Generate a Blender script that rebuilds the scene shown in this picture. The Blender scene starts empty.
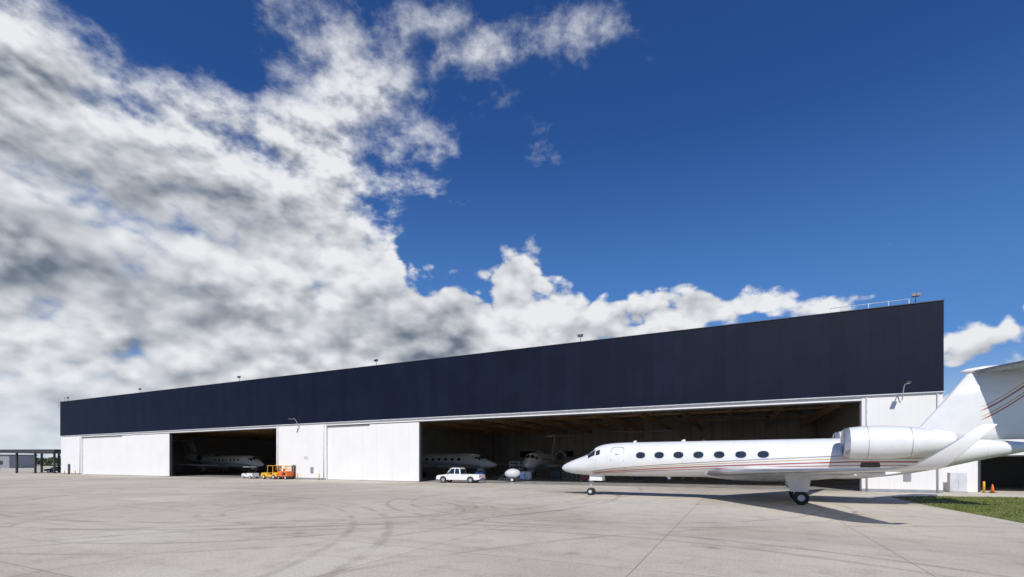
import bpy, math, random
from mathutils import Vector, Matrix
random.seed(7)
scene = bpy.context.scene
COL = scene.collection
scene.view_settings.view_transform = 'Standard'
try: scene.view_settings.look = 'None'
except Exception: pass
scene.view_settings.exposure = 0

PHI = math.radians(25.67)
C, S = math.cos(PHI), math.sin(PHI)
RX, RY = 35.25, 38.65
def H(u, v, z=0.0):
    """hangar frame: u metres along the front from its near corner, v metres behind the front"""
    return Vector((RX - u*C + v*S, RY + u*S + v*C, z))

# ---------------------------------------------------------------- materials
class NT:
    def __init__(s, tree): s.t = tree; s.n = tree.nodes; s.l = tree.links
    def node(s, typ, **kw):
        nd = s.n.new(typ)
        for k, v in kw.items(): setattr(nd, k, v)
        return nd
    def set(s, sock, v):
        if isinstance(v, bpy.types.NodeSocket): s.l.new(v, sock)
        elif v is not None: sock.default_value = v
    def math(s, op, a, b=None, c=None, clamp=False):
        nd = s.n.new('ShaderNodeMath'); nd.operation = op; nd.use_clamp = clamp
        s.set(nd.inputs[0], a)
        if b is not None: s.set(nd.inputs[1], b)
        if c is not None: s.set(nd.inputs[2], c)
        return nd.outputs[0]
    def vmath(s, op, a, b=None, scale=None):
        nd = s.n.new('ShaderNodeVectorMath'); nd.operation = op
        s.set(nd.inputs[0], a)
        if b is not None: s.set(nd.inputs[1], b)
        if scale is not None: s.set(nd.inputs['Scale'], scale)
        return nd.outputs[0] if op not in ('LENGTH', 'DISTANCE', 'DOT_PRODUCT') else nd.outputs['Value']
    def sep(s, v):
        nd = s.n.new('ShaderNodeSeparateXYZ'); s.set(nd.inputs[0], v); return nd.outputs
    def comb(s, x, y, z):
        nd = s.n.new('ShaderNodeCombineXYZ')
        s.set(nd.inputs[0], x); s.set(nd.inputs[1], y); s.set(nd.inputs[2], z); return nd.outputs[0]
    def mix(s, f, a, b, blend='MIX'):
        nd = s.n.new('ShaderNodeMix'); nd.data_type = 'RGBA'; nd.blend_type = blend
        s.set(nd.inputs[0], f); s.set(nd.inputs[6], a); s.set(nd.inputs[7], b)
        return nd.outputs[2]
    def noise(s, vec, scale, detail=3, rough=.5, dist=0):
        nd = s.n.new('ShaderNodeTexNoise')
        if vec is not None: s.set(nd.inputs['Vector'], vec)
        nd.inputs['Scale'].default_value = scale; nd.inputs['Detail'].default_value = detail
        nd.inputs['Roughness'].default_value = rough; nd.inputs['Distortion'].default_value = dist
        return nd.outputs['Fac']
    def smooth(s, v, lo, hi, a=0.0, b=1.0):
        nd = s.n.new('ShaderNodeMapRange'); nd.interpolation_type = 'SMOOTHSTEP'
        s.set(nd.inputs[0], v); s.set(nd.inputs[1], lo); s.set(nd.inputs[2], hi)
        s.set(nd.inputs[3], a); s.set(nd.inputs[4], b); return nd.outputs[0]

def rgba(c): return (c[0], c[1], c[2], 1.0)
def base(name):
    m = bpy.data.materials.new(name); m.use_nodes = True
    nt = NT(m.node_tree); p = m.node_tree.nodes['Principled BSDF']
    co = nt.node('ShaderNodeTexCoord').outputs['Object']
    return m, nt, p, co
def pmat(name, col, rough=.5, metal=0.0, var=.12, scale=1.5, coat=0):
    m, nt, p, co = base(name)
    n = nt.noise(co, scale, 3, .6)
    f = nt.smooth(n, .3, .7)
    c1 = rgba([max(0, x*(1-var)) for x in col]); c2 = rgba([min(1, x*(1+var*.6)) for x in col])
    nt.set(p.inputs['Base Color'], nt.mix(f, c1, c2))
    nt.set(p.inputs['Roughness'], nt.math('ADD', nt.math('MULTIPLY', n, .15), rough-.07))
    p.inputs['Metallic'].default_value = metal
    p.inputs['Coat Weight'].default_value = coat
    return m
def ribmat(name, col, period, line=.03, var=.08, rough=.5, panel=0.0, dark=.6, streak=.0, spec=.5):
    """profiled metal cladding: seams every `period` metres along local x"""
    m, nt, p, co = base(name)
    x, y, z = nt.sep(co)[:3]
    fr = nt.math('FRACT', nt.math('DIVIDE', x, period))
    d = nt.math('ABSOLUTE', nt.math('SUBTRACT', fr, .5))
    seam = nt.smooth(d, .5-line/period*1.5, .5-line/period*.3)
    idx = nt.math('FLOOR', nt.math('DIVIDE', x, period))
    wn = nt.node('ShaderNodeTexWhiteNoise', noise_dimensions='1D'); nt.set(wn.inputs['W'], idx)
    n = nt.noise(co, .35, 3, .6)
    c = nt.mix(nt.smooth(n, .3, .7), rgba([v*(1-var) for v in col]), rgba([v*(1+var) for v in col]))
    c = nt.mix(nt.math('MULTIPLY', wn.outputs['Value'], panel), c, rgba([v*.6 for v in col]))
    if streak:
        st = nt.noise(nt.vmath('MULTIPLY', co, (2.5, 2.5, .12)), 1.0, 3, .6)
        c = nt.mix(nt.math('MULTIPLY', nt.smooth(st, .5, .8), streak), c, rgba([v*.55 for v in col]))
    c = nt.mix(nt.math('MULTIPLY', seam, dark), c, rgba([v*.35 for v in col]))
    nt.set(p.inputs['Base Color'], c)
    p.inputs['Roughness'].default_value = rough
    p.inputs['Specular IOR Level'].default_value = spec
    return m

M = {}
M['navy'] = ribmat('navy_cladding', (.0058, .0092, .0235), .95, .024, .15, .55, panel=.42, dark=.5, streak=.15, spec=.13)
M['white_clad'] = ribmat('white_cladding', (.745, .735, .72), 1.05, .016, .02, .5, panel=.03, dark=.15, streak=.05)
M['white_door'] = ribmat('white_door_skin', (.745, .735, .72), 2.7, .022, .02, .5, panel=.03, dark=.24, streak=.05)
M['int_wall'] = ribmat('interior_wall', (.50, .50, .49), 2.0, .08, .1, .6, panel=.45, dark=.5)
M['ceil'] = ribmat('interior_ceiling', (.48, .40, .30), 1.5, .06, .1, .7, panel=.2, dark=.5)
M['steel'] = pmat('truss_steel', (.46, .31, .19), .6, .0, .2)
M['timber'] = pmat('timber_beam', (.52, .31, .15), .6, .0, .25, 2)
M['grey'] = pmat('grey_metal', (.30, .31, .33), .45, .3)
M['lgrey'] = pmat('light_grey_metal', (.55, .57, .60), .45, .0)
M['dgrey'] = pmat('dark_grey_metal', (.04, .042, .047), .5, .0)
M['black'] = pmat('black_rubber', (.018, .018, .019), .75, 0)
M['chrome'] = pmat('bare_metal', (.50, .51, .53), .32, .7, .08)
M['white'] = pmat('white_paint', (.73, .73, .73), .28, 0, .04, coat=.3)
M['yellow'] = pmat('yellow_paint', (.72, .40, .03), .45, 0, .15)
M['orange'] = pmat('orange_paint', (.75, .16, .02), .5, 0, .15)
M['red'] = pmat('red_paint', (.30, .03, .025), .4, 0, .15)
M['blue'] = pmat('blue_paint', (.03, .07, .18), .4, 0, .15)
M['roofm'] = pmat('roof_membrane', (.5, .5, .5), .7)
M['intfloor'] = pmat('sealed_concrete_floor', (.46, .44, .41), .25, 0, .2, .4)
def glassmat():
    m, nt, p, co = base('dark_glass')
    n = nt.noise(co, 2.0, 2)
    nt.set(p.inputs['Base Color'], nt.mix(n, (.01, .013, .018, 1), (.03, .04, .05, 1)))
    p.inputs['Roughness'].default_value = .06
    p.inputs['Specular IOR Level'].default_value = .8
    return m
M['glass'] = glassmat()
def lampmat():
    m, nt, p, co = base('lit_lamp_lens')
    p.inputs['Base Color'].default_value = (.8, .8, .75, 1)
    p.inputs['Emission Color'].default_value = (1, .93, .82, 1)
    p.inputs['Emission Strength'].default_value = 11
    return m
M['lamp'] = lampmat()

def jetpaint(name, fin=False, cols=((.33, .03, .03), (.50, .34, .14), (.13, .10, .10)), zshift=0.0):
    m, nt, p, co = base(name)
    x, y, z = nt.sep(co)[:3]
    n = nt.noise(co, 1.2, 3, .6)
    c = nt.mix(nt.smooth(n, .3, .75), (.745, .745, .74, 1), (.69, .695, .70, 1))
    if fin:
        t = nt.math('MAXIMUM', nt.math('SUBTRACT', x, 24.4), 0)
        g = nt.math('ADD', nt.math('MULTIPLY', nt.math('POWER', t, 1.3), .55), 4.75)
        spec = ((0.0, .035, 0), (.17, .028, 1), (.50, .045, 0), (.70, .025, 1))
        lo, hi = 24.6, 40.0
    else:
        t0 = nt.math('DIVIDE', nt.math('SUBTRACT', x, 2.2), 16.5, clamp=True)
        t = nt.math('POWER', t0, .55)
        g = nt.math('ADD', nt.math('MULTIPLY', t, 1.0), 1.54+zshift)
        spec = ((0.0, .034, 0), (.17, .024, 1), (.31, .016, 2), (-.17, .018, 0))
        lo, hi = 2.6, 22.0
    gate = nt.math('MULTIPLY', nt.smooth(x, lo-.1, lo+.4), nt.smooth(x, hi, hi+.1, 1.0, 0.0))
    dz = nt.math('SUBTRACT', z, g)
    for off, hw, ci in spec:
        d = nt.math('ABSOLUTE', nt.math('SUBTRACT', dz, nt.math('MULTIPLY', off, nt.math('ADD', nt.math('MULTIPLY', t, .9), .3)) if not fin else off))
        f = nt.math('MULTIPLY', nt.smooth(d, hw, hw+.015, .92, 0.0), gate)
        c = nt.mix(f, c, rgba(cols[ci]))
    if not fin:
        fr = nt.math('ABSOLUTE', nt.math('SUBTRACT', nt.math('FRACT', nt.math('DIVIDE', x, 3.1)), .5))
        c = nt.mix(nt.math('MULTIPLY', nt.smooth(fr, .495, .4985), .35), c, (.3, .3, .32, 1))
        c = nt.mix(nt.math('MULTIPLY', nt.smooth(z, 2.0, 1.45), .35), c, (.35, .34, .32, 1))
    nt.set(p.inputs['Base Color'], c)
    p.inputs['Roughness'].default_value = .25
    p.inputs['Coat Weight'].default_value = .4; p.inputs['Coat Roughness'].default_value = .08
    return m
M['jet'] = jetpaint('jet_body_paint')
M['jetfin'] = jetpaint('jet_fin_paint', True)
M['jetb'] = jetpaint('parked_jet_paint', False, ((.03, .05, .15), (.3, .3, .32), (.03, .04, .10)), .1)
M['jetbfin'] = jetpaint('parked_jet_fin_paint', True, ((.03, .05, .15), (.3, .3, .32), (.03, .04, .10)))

# ---------------------------------------------------------------- ground material
def groundmat():
    m, nt, p, co = base('apron_concrete')
    rot = nt.node('ShaderNodeMapping'); rot.inputs['Rotation'].default_value = (0, 0, PHI); rot.inputs['Location'].default_value = (2.2, 1.0, 0)
    nt.set(rot.inputs['Vector'], co)
    r = rot.outputs[0]
    br = nt.node('ShaderNodeTexBrick'); br.offset = 0; br.squash = 1
    nt.set(br.inputs['Vector'], r)
    br.inputs['Color1'].default_value = (.615, .56, .475, 1); br.inputs['Color2'].default_value = (.685, .63, .54, 1)
    br.inputs['Mortar'].default_value = (.32, .285, .235, 1)
    br.inputs['Scale'].default_value = 1; br.inputs['Mortar Size'].default_value = .016
    br.inputs['Mortar Smooth'].default_value = .4; br.inputs['Bias'].default_value = 0
    br.inputs['Brick Width'].default_value = 6.1; br.inputs['Row Height'].default_value = 6.1
    c = br.outputs['Color']
    n1 = nt.noise(co, .07, 4, .62); n2 = nt.noise(co, .9, 5, .7); n3 = nt.noise(co, 14, 4, .7)
    n4 = nt.noise(nt.vmath('MULTIPLY', r, (.05, 1.2, 1)), 1.0, 4, .65)
    c = nt.mix(nt.smooth(n1, .40, .68), c, (.78, .76, .74, 1), 'MULTIPLY')
    c = nt.mix(nt.math('MULTIPLY', nt.smooth(n2, .45, .8), .65), c, (.64, .61, .57, 1), 'MULTIPLY')
    c = nt.mix(nt.math('MULTIPLY', nt.smooth(n4, .5, .8), .45), c, (.70, .67, .63, 1), 'MULTIPLY')
    c = nt.mix(nt.smooth(n3, .3, .75, 0, .7), c, (.62, .60, .57, 1), 'MULTIPLY')
    brk = nt.smooth(nt.noise(co, .35, 3, .6), .36, .58)
    arcs = [(-14, 40, 22.5, .16, .55), (-14, 40, 20.4, .14, .5), (-4, 2, 17.0, .10, .5), (-4, 2, 15.9, .10, .45),
            (-30, 12, 26.0, .14, .5), (-30, 12, 24.6, .12, .45), (6, 32, 14.0, .10, .55), (6, 32, 12.6, .10, .55),
            (-22, 52, 35.0, .14, .4), (14, -6, 24.5, .10, .4), (-9, 26, 7.0, .12, .45), (-9, 26, 6.0, .10, .4),
            (-12, 24, 9.5, .10, .45), (-12, 24, 11.2, .09, .45)]
    tot = None
    flat = nt.vmath('MULTIPLY', co, (1, 1, 0))
    for (ax, ay, rr, w, st) in arcs:
        d = nt.vmath('DISTANCE', flat, (ax, ay, 0))
        e = nt.math('ABSOLUTE', nt.math('SUBTRACT', d, rr))
        f = nt.math('MULTIPLY', nt.smooth(e, w*.5, w*1.8, 1, 0), st*.9)
        tot = f if tot is None else nt.math('MAXIMUM', tot, f)
    c = nt.mix(nt.math('MULTIPLY', tot, brk), c, (.45, .43, .41, 1), 'MULTIPLY')
    v = nt.node('ShaderNodeTexVoronoi'); v.inputs['Scale'].default_value = .45; nt.set(v.inputs['Vector'], co)
    c = nt.mix(nt.smooth(v.outputs['Distance'], .03, .16, .45, 0), c, (.45, .43, .4, 1), 'MULTIPLY')
    nt.set(p.inputs['Base Color'], c)
    p.inputs['Roughness'].default_value = .8
    p.inputs['Specular IOR Level'].default_value = .15
    return m
M['ground'] = groundmat()
def grassmat(name, a, b_):
    m, nt, p, co = base(name)
    n = nt.noise(co, .5, 4, .7); n2 = nt.noise(co, 9, 3, .6)
    c = nt.mix(nt.smooth(n, .35, .65), rgba(a), rgba(b_))
    c = nt.mix(nt.smooth(n2, .3, .8, 0, .6), c, (.5, .55, .4, 1), 'MULTIPLY')
    nt.set(p.inputs['Base Color'], c); p.inputs['Roughness'].default_value = .8
    return m
M['grass'] = grassmat('grass_turf', (.10, .13, .022), (.17, .18, .04))
M['blade'] = grassmat('grass_blade', (.11, .155, .02), (.22, .22, .05))
M['leaf'] = grassmat('tree_leaf', (.03, .06, .02), (.07, .10, .03))

# ---------------------------------------------------------------- mesh helpers
def add_props(o, label, cat, group=None):
    o['label'] = label; o['category'] = cat
    if group: o['group'] = group
def empty(name, loc=(0, 0, 0), rz=0, label=None, cat=None, group=None, parent=None):
    o = bpy.data.objects.new(name, None); COL.objects.link(o)
    o.location = loc; o.rotation_euler = (0, 0, rz); o.empty_display_size = .3
    if parent: o.parent = parent
    if label: add_props(o, label, cat, group)
    return o
class MB:
    def __init__(s): s.v = []; s.f = []; s.mi = []; s.sm = []
    def face(s, idx, mi=0, sm=False): s.f.append(tuple(idx)); s.mi.append(mi); s.sm.append(sm)
    def box(s, c, d, mi=0, rz=0, ry=0):
        b = len(s.v); R = Matrix.Rotation(rz, 3, 'Z') @ Matrix.Rotation(ry, 3, 'Y')
        for sx in (-.5, .5):
            for sy in (-.5, .5):
                for sz in (-.5, .5):
                    s.v.append(Vector(c) + R @ Vector((sx*d[0], sy*d[1], sz*d[2])))
        for q in ((0, 1, 3, 2), (4, 6, 7, 5), (0, 4, 5, 1), (2, 3, 7, 6), (0, 2, 6, 4), (1, 5, 7, 3)):
            s.face([b+i for i in q], mi)
        return s
    def beam(s, p0, p1, w, h, mi=0):
        p0, p1 = Vector(p0), Vector(p1); d = (p1-p0).normalized()
        up = Vector((0, 0, 1)) if abs(d.z) < .95 else Vector((0, 1, 0))
        a = d.cross(up).normalized()*w/2; e = a.cross(d).normalized()*h/2
        b = len(s.v)
        for p in (p0, p1):
            for q in (a+e, -a+e, -a-e, a-e): s.v.append(p+q)
        for i in range(4): j = (i+1) % 4; s.face((b+i, b+j, b+4+j, b+4+i), mi)
        s.face((b+3, b+2, b+1, b), mi); s.face((b+4, b+5, b+6, b+7), mi)
        return s
    def tube(s, pts, rads, seg=12, mi=0, cap=True, sm=True):
        rings = []
        pts = [Vector(p) for p in pts]
        for i, p in enumerate(pts):
            d = (pts[min(i+1, len(pts)-1)] - pts[max(i-1, 0)]).normalized()
            up = Vector((0, 0, 1)) if abs(d.z) < .9 else Vector((0, 1, 0))
            a = d.cross(up).normalized(); e = a.cross(d).normalized()
            rings.append([len(s.v)+k for k in range(seg)])
            for k in range(seg):
                t = 2*math.pi*k/seg
                s.v.append(p + (a*math.cos(t)+e*math.sin(t))*rads[i])
        for r0, r1 in zip(rings, rings[1:]):
            for k in range(seg):
                j = (k+1) % seg
                s.face((r0[k], r0[j], r1[j], r1[k]), mi, sm)
        if cap:
            s.face(rings[0][::-1], mi); s.face(rings[-1], mi)
        return s
    def loft(s, rings, mi=0, cap=True, closed=True, sm=True, mifun=None):
        ids = []
        for r in rings:
            ids.append([len(s.v)+k for k in range(len(r))]); s.v.extend(Vector(p) for p in r)
        n = len(rings[0])
        for a, b in zip(ids, ids[1:]):
            for k in range(n if closed else n-1):
                j = (k+1) % n
                s.face((a[k], a[j], b[j], b[k]), mifun(k) if mifun else mi, sm)
        if cap: s.face(ids[0][::-1], mi); s.face(ids[-1], mi)
        return s
    def prism(s, prof, y0, y1, mi=0, y0s=None):
        b = len(s.v); n = len(prof)
        for y in (y0, y1):
            for (x, z) in prof: s.v.append(Vector((x, y, z)))
        for i in range(n): j = (i+1) % n; s.face((b+i, b+j, b+n+j, b+n+i), mi)
        s.face([b+i for i in range(n)][::-1], mi); s.face([b+n+i for i in range(n)], mi)
        return s
    def obj(s, name, mats, parent=None, bevel=0, loc=(0, 0, 0), rz=0):
        import bmesh
        me = bpy.data.meshes.new(name)
        me.from_pydata([tuple(v) for v in s.v], [], s.f)
        if not isinstance(mats, (list, tuple)): mats = [mats]
        for m in mats: me.materials.append(m)
        me.polygons.foreach_set('material_index', s.mi)
        me.polygons.foreach_set('use_smooth', s.sm)
        bm = bmesh.new(); bm.from_mesh(me)
        bmesh.ops.recalc_face_normals(bm, faces=bm.faces)
        bm.to_mesh(me); bm.free(); me.update()
        o = bpy.data.objects.new(name, me); COL.objects.link(o)
        o.location = loc; o.rotation_euler = (0, 0, rz)
        if parent: o.parent = parent
        if bevel:
            md = o.modifiers.new('bevel', 'BEVEL'); md.width = bevel; md.segments = 2; md.limit_method = 'ANGLE'
        return o
def dup(root, loc, rz, name=None, label=None):
    def rec(o, par):
        n = o.copy(); COL.objects.link(n)
        if par is not None: n.parent = par
        for ch in list(o.children): rec(ch, n)
        return n
    r = rec(root, None); r.location = loc; r.rotation_euler = (0, 0, rz)
    if label: r['label'] = label
    return r

# ---------------------------------------------------------------- ground
g = MB(); g.v = [Vector(p) for p in ((-3000, -600, 0), (3000, -600, 0), (3000, 4000, 0), (-3000, 4000, 0))]
g.face((0, 1, 2, 3)); go = g.obj('ground', M['ground']); go['kind'] = 'structure'
poly = [(27.5, 34.2), (24.3, 27.5), (21.2, 19.6), (18.5, 8), (40, 0), (70, 12), (62, 20), (37.5, 33.2), (31, 34.9)]
g = MB(); g.v = [Vector((x, y, .012)) for x, y in poly]; g.face(range(len(poly)))
gv = g.obj('grass_verge', M['grass']); gv['kind'] = 'structure'
def inside(x, y):
    r = False; j = len(poly)-1
    for i in range(len(poly)):
        xi, yi = poly[i]; xj, yj = poly[j]
        if (yi > y) != (yj > y) and x < (xj-xi)*(y-yi)/(yj-yi)+xi: r = not r
        j = i
    return r
g = MB()
cnt = 0
while cnt < 26000:
    x = random.uniform(19, 46); y = random.uniform(12, 36)
    if not inside(x+random.uniform(-.15, .15), y): continue
    cnt += 1
    a = random.uniform(0, math.pi); h = random.uniform(.03, .10); w = random.uniform(.012, .03)
    dx, dy = math.cos(a)*w, math.sin(a)*w; b = len(g.v)
    lx, ly = random.uniform(-.04, .04), random.uniform(-.04, .04)
    g.v += [Vector((x-dx, y-dy, .012)), Vector((x+dx, y+dy, .012)), Vector((x+lx, y+ly, h+.012))]
    g.face((b, b+1, b+2))
gb = g.obj('grass', M['blade']); gb['kind'] = 'stuff'; add_props(gb, 'short mown green grass beside the concrete apron', 'grass')

# ---------------------------------------------------------------- hangar
LEN = 147.6; DEP = 58.0
hg = empty('hangar', H(0, 0), -PHI, 'long white aircraft hangar with deep navy upper facade', 'hangar')
def hbox(name, u0, u1, v0, v1, z0, z1, mat, bevel=0, label=None):
    b = MB().box((-(u0+u1)/2, (v0+v1)/2, (z0+z1)/2), (abs(u1-u0), abs(v1-v0), z1-z0))
    o = b.obj(name, mat, hg, bevel)
    if label: o['label'] = label
    return o
hbox('upper_facade', 0, LEN, -.65, .25, 8.3, 15.63, M['navy'], label='navy metal upper facade band')
hbox('roof_coping', -.06, LEN+.06, -.71, .31, 15.635, 15.70, M['dgrey'])
hbox('facade_base_trim', -.02, LEN+.02, -.69, -.1, 8.215, 8.295, M['lgrey'])
hbox('door_header', 5.4, 68.7, -.45, .1, 7.86, 8.21, M['white_clad'])
hbox('door_header', 79.2, 138.9, -.45, .1, 7.86, 8.21, M['white_clad'])
hbox('door_track', 5.4, 68.7, -.42, .7, 7.76, 7.857, M['dgrey'])
hbox('door_track', 79.2, 138.9, -.42, .7, 7.76, 7.857, M['dgrey'])
hbox('wall', 0, 5.4, -.5, .25, 0, 8.21, M['white_clad'])
hbox('wall', 68.7, 79.2, -.5, .25, 0, 8.21, M['white_clad'])
hbox('wall', 138.9, LEN, -.5, .25, 0, 8.21, M['white_clad'])
hbox('sliding_door', 52.3, 60.6, -.40, -.22, .06, 7.755, M['white_door'])
hbox('sliding_door', 60.4, 68.65, -.18, 0, .06, 7.755, M['white_door'])
hbox('sliding_door', 107.6, 123.3, -.40, -.22, .06, 7.755, M['white_door'])
hbox('sliding_door', 123.1, 138.85, -.18, 0, .06, 7.755, M['white_door'])
hbox('door_edge', 52.12, 52.297, -.38, 0.02, .06, 7.75, M['dgrey'])
hbox('door_edge', 107.42, 107.597, -.38, 0.02, .06, 7.75, M['dgrey'])
hbox('side_wall', 0, .3, .26, DEP, 0, 14.3, M['white_clad'])
hbox('side_wall', LEN-.3, LEN, .26, DEP, 0, 14.3, M['white_clad'])
hbox('back_wall', .31, LEN-.31, DEP-.3, DEP, 0, 14.2, M['int_wall'])
hbox('dividing_wall', 73.5, 74.0, .3, DEP-.35, 0, 12.3, M['int_wall'])
hbox('roof', .02, LEN-.02, .27, DEP+.1, 14.31, 14.7, M['roofm'])
hbox('ceiling', .35, LEN-.35, .3, DEP-.35, 12.4, 12.5, M['ceil'])
fl = hbox('floor_slab', .35, LEN-.35, -.3, DEP-.35, -.1, .010, M['intfloor'])
for y in (14, 28, 42):
    for (u0, u1) in ((1, 73), (74.5, LEN-1)):
        b = MB()
        b.box((-(u0+u1)/2, y, 12.1), (u1-u0, .3, .3)); b.box((-(u0+u1)/2, y, 10.2), (u1-u0, .3, .28))
        n = int((u1-u0)/3.0); st = (u1-u0)/n
        for i in range(n):
            a0 = -(u0+i*st); a1 = -(u0+(i+1)*st); am = (a0+a1)/2
            b.beam((a0, y, 10.2), (am, y, 12.1), .14, .14); b.beam((am, y, 12.1), (a1, y, 10.2), .14, .14)
        b.obj('roof_truss', M['steel'], hg)
for (u0, u1) in ((1, 73), (74.5, LEN-1)):
    u = u0+3
    while u < u1:
        MB().beam((-u, .6, 9.7), (-u, DEP-1, 9.7), .26, .8).obj('roof_beam', M['timber'], hg)
        u += 6.0
for u in (1.5, 20, 38, 56, 72, 77, 95, 113, 131, 146):
    MB().box((-u, DEP-.8, 6), (.4, .5, 12)).obj('steel_column', M['steel'], hg)
for i in range(7):
    MB().box((-(8+i*9), DEP-.33, 4.6), (5.0, .05, 1.4)).obj('window', M['glass'], hg)
def hpart(mb, name, mat, **k): return mb.obj(name, mat, hg, **k)
hpart(MB().box((-75.3, -.53, 1.1), (1.0, .05, 2.2)), 'door_frame', M['lgrey'])
pd = hpart(MB().box((-75.3, -.565, 1.06), (.86, .02, 2.08)), 'door', M['dgrey'])
MB().tube([(-75.0, -.60, 1.05), (-75.0, -.60, 1.2)], [.02, .02], 6).obj('handle', M['chrome'], pd)
hpart(MB().box((-144.0, -.53, 1.1), (1.0, .05, 2.2)), 'door', M['dgrey'])
for u in (.35, 5.05, 69.1, 78.8, 139.3):
    hpart(MB().tube([(-u, -.58, .1), (-u, -.58, 8.1)], [.06, .06], 8), 'downpipe', M['lgrey'])
hpart(MB().box((-2.3, -.53, 1.3), (.5, .06, .7)), 'electrical_box', M['grey'])
hpart(MB().box((-3.6, -.515, 2.4), (.6, .03, .45)), 'notice_board', M['lgrey'])
hpart(MB().box((-71.5, -.53, 1.4), (.6, .08, .9)), 'electrical_box', M['grey'])
hpart(MB().box((-77.4, -.55, 1.2), (.3, .1, .7)), 'fire_extinguisher_cabinet', M['red'])
hpart(MB().box((-72.7, -.515, 3.2), (.8, .03, .5)), 'notice_board', M['lgrey'])
for u0, u1 in ((0, 5.4), (68.7, 79.2), (138.9, LEN)):
    hpart(MB().box((-(u0+u1)/2, -.515, .13), (u1-u0, .03, .26)), 'base_trim', M['grey'])

def wall_lamp(u):
    e = empty('wall_lamp', H(u, -.65, 8.6), -PHI, 'curved steel wall lamp on hangar facade', 'lamp', 'wall lamps on the hangar')
    MB().tube([(0, 0, -.9), (0, -.25, -.6), (0, -.5, 0), (0, -.85, .35), (0, -1.3, .38)], [.04]*5, 8).obj('arm', M['lgrey'], e)
    MB().box((0, -1.55, .33), (.32, .6, .12)).obj('lamp_head', M['dgrey'], e, .02)
    MB().box((0, -1.55, .262), (.26, .5, .012)).obj('lens', M['lgrey'], e)
    return e
wall_lamp(2.7); wall_lamp(74.0)
def floodlight(u):
    e = empty('floodlight', H(u, -.3, 15.705), -PHI, 'dark floodlight on short post above navy facade', 'floodlight', 'floodlights along the hangar roof')
    MB().tube([(0, 0, 0), (0, 0, .8)], [.03, .025], 8).obj('post', M['dgrey'], e)
    MB().box((0, 0, .62), (.5, .05, .05)).obj('crossbar', M['dgrey'], e)
    for sx in (-.17, .17):
        b = MB(); b.loft([[(sx-.14, -.2, .62), (sx+.14, -.2, .62), (sx+.14, -.12, .88), (sx-.14, -.12, .88)],
                          [(sx-.1, .05, .66), (sx+.1, .05, .66), (sx+.1, .08, .84), (sx-.1, .08, .84)]], sm=False)
        b.obj('lamp_head', M['dgrey'], e)
    return e
for u in (1.7, 30.6, 59.5, 88.3, 117.2, 145): floodlight(u)
e = empty('guard_rail', H(7.5, .6, 14.7), -PHI, 'galvanised safety railing on the hangar roof edge', 'railing')
for i in range(5): MB().tube([(i*1.4, 0, 0), (i*1.4, 0, 1.75)], [.03, .03], 6).obj('post', M['lgrey'], e)
for z in (1.3, 1.72): MB().tube([(0, 0, z), (5.6, 0, z)], [.025, .025], 6).obj('rail', M['lgrey'], e)
e = empty('roof_antenna', H(143, .4, 14.7), -PHI, 'thin antenna masts on hangar roof', 'antenna')
for i, hh in enumerate((1.9, 1.5, 2.3)): MB().tube([(i*1.3-8, 0, 0), (i*1.3-8, 0, hh)], [.04, .02], 6).obj('mast', M['dgrey'], e)
MB().box((-3.0, .2, 1.0), (8, .6, .5)).obj('cable_tray', M['lgrey'], e)

proto = None
for v in (20, 35, 50):
    for u in (10, 22, 34, 46, 58, 86, 98, 110):
        if proto is None:
            proto = empty('ceiling_lamp', H(u, v, 11.2), -PHI, 'round lit high bay lamp under hangar roof', 'lamp', 'ceiling lamps in the hangar')
            MB().tube([(0, 0, -.36), (0, 0, -.2), (0, 0, 0)], [.48, .36, .08], 12).obj('lamp_shade', M['dgrey'], proto)
            MB().tube([(0, 0, 0), (0, 0, 1.1)], [.015, .015], 5).obj('cable', M['dgrey'], proto)
            b = MB(); b.v = [Vector((.44*math.cos(a*math.pi/2), .44*math.sin(a*math.pi/2), -.37)) for a in range(4)]; b.face((3, 2, 1, 0)); b.obj('lens', M['lamp'], proto)
        else: dup(proto, H(u, v, 11.2), -PHI)

# ---------------------------------------------------------------- business jet
ST = [(0, .02, 2.10, 2.06), (.12, .17, 2.27, 1.92), (.45, .38, 2.47, 1.77), (1.0, .62, 2.70, 1.65), (1.6, .82, 2.92, 1.58),
      (2.1, .95, 3.12, 1.54), (2.55, 1.04, 3.45, 1.52), (3.0, 1.11, 3.74, 1.505), (3.6, 1.165, 3.90, 1.5), (4.5, 1.195, 3.98, 1.5),
      (6, 1.2, 4.0, 1.5), (10, 1.2, 4.0, 1.5), (14, 1.2, 4.0, 1.5), (18.6, 1.2, 4.0, 1.5), (20.6, 1.13, 3.98, 1.70), (22.6, .94, 3.92, 2.08),
      (24.6, .62, 3.80, 2.62), (26.2, .34, 3.62, 3.02), (27.2, .10, 3.46, 3.26)]
def hermite(xs, ys):
    n = len(xs); d = [(ys[i+1]-ys[i])/(xs[i+1]-xs[i]) for i in range(n-1)]
    m = [d[0]]+[0 if d[i-1]*d[i] <= 0 else 2*d[i-1]*d[i]/(d[i-1]+d[i]) for i in range(1, n-1)]+[d[-1]]
    def f(x):
        x = min(max(x, xs[0]), xs[-1]); i = 0
        while i < n-2 and x > xs[i+1]: i += 1
        h = xs[i+1]-xs[i]; t = (x-xs[i])/h
        return (2*t**3-3*t*t+1)*ys[i]+(t**3-2*t*t+t)*h*m[i]+(-2*t**3+3*t*t)*ys[i+1]+(t**3-t*t)*h*m[i+1]
    return f
SX = [s[0] for s in ST]
fw, ft, fb = (hermite(SX, [s[k] for s in ST]) for k in (1, 2, 3))
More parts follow.
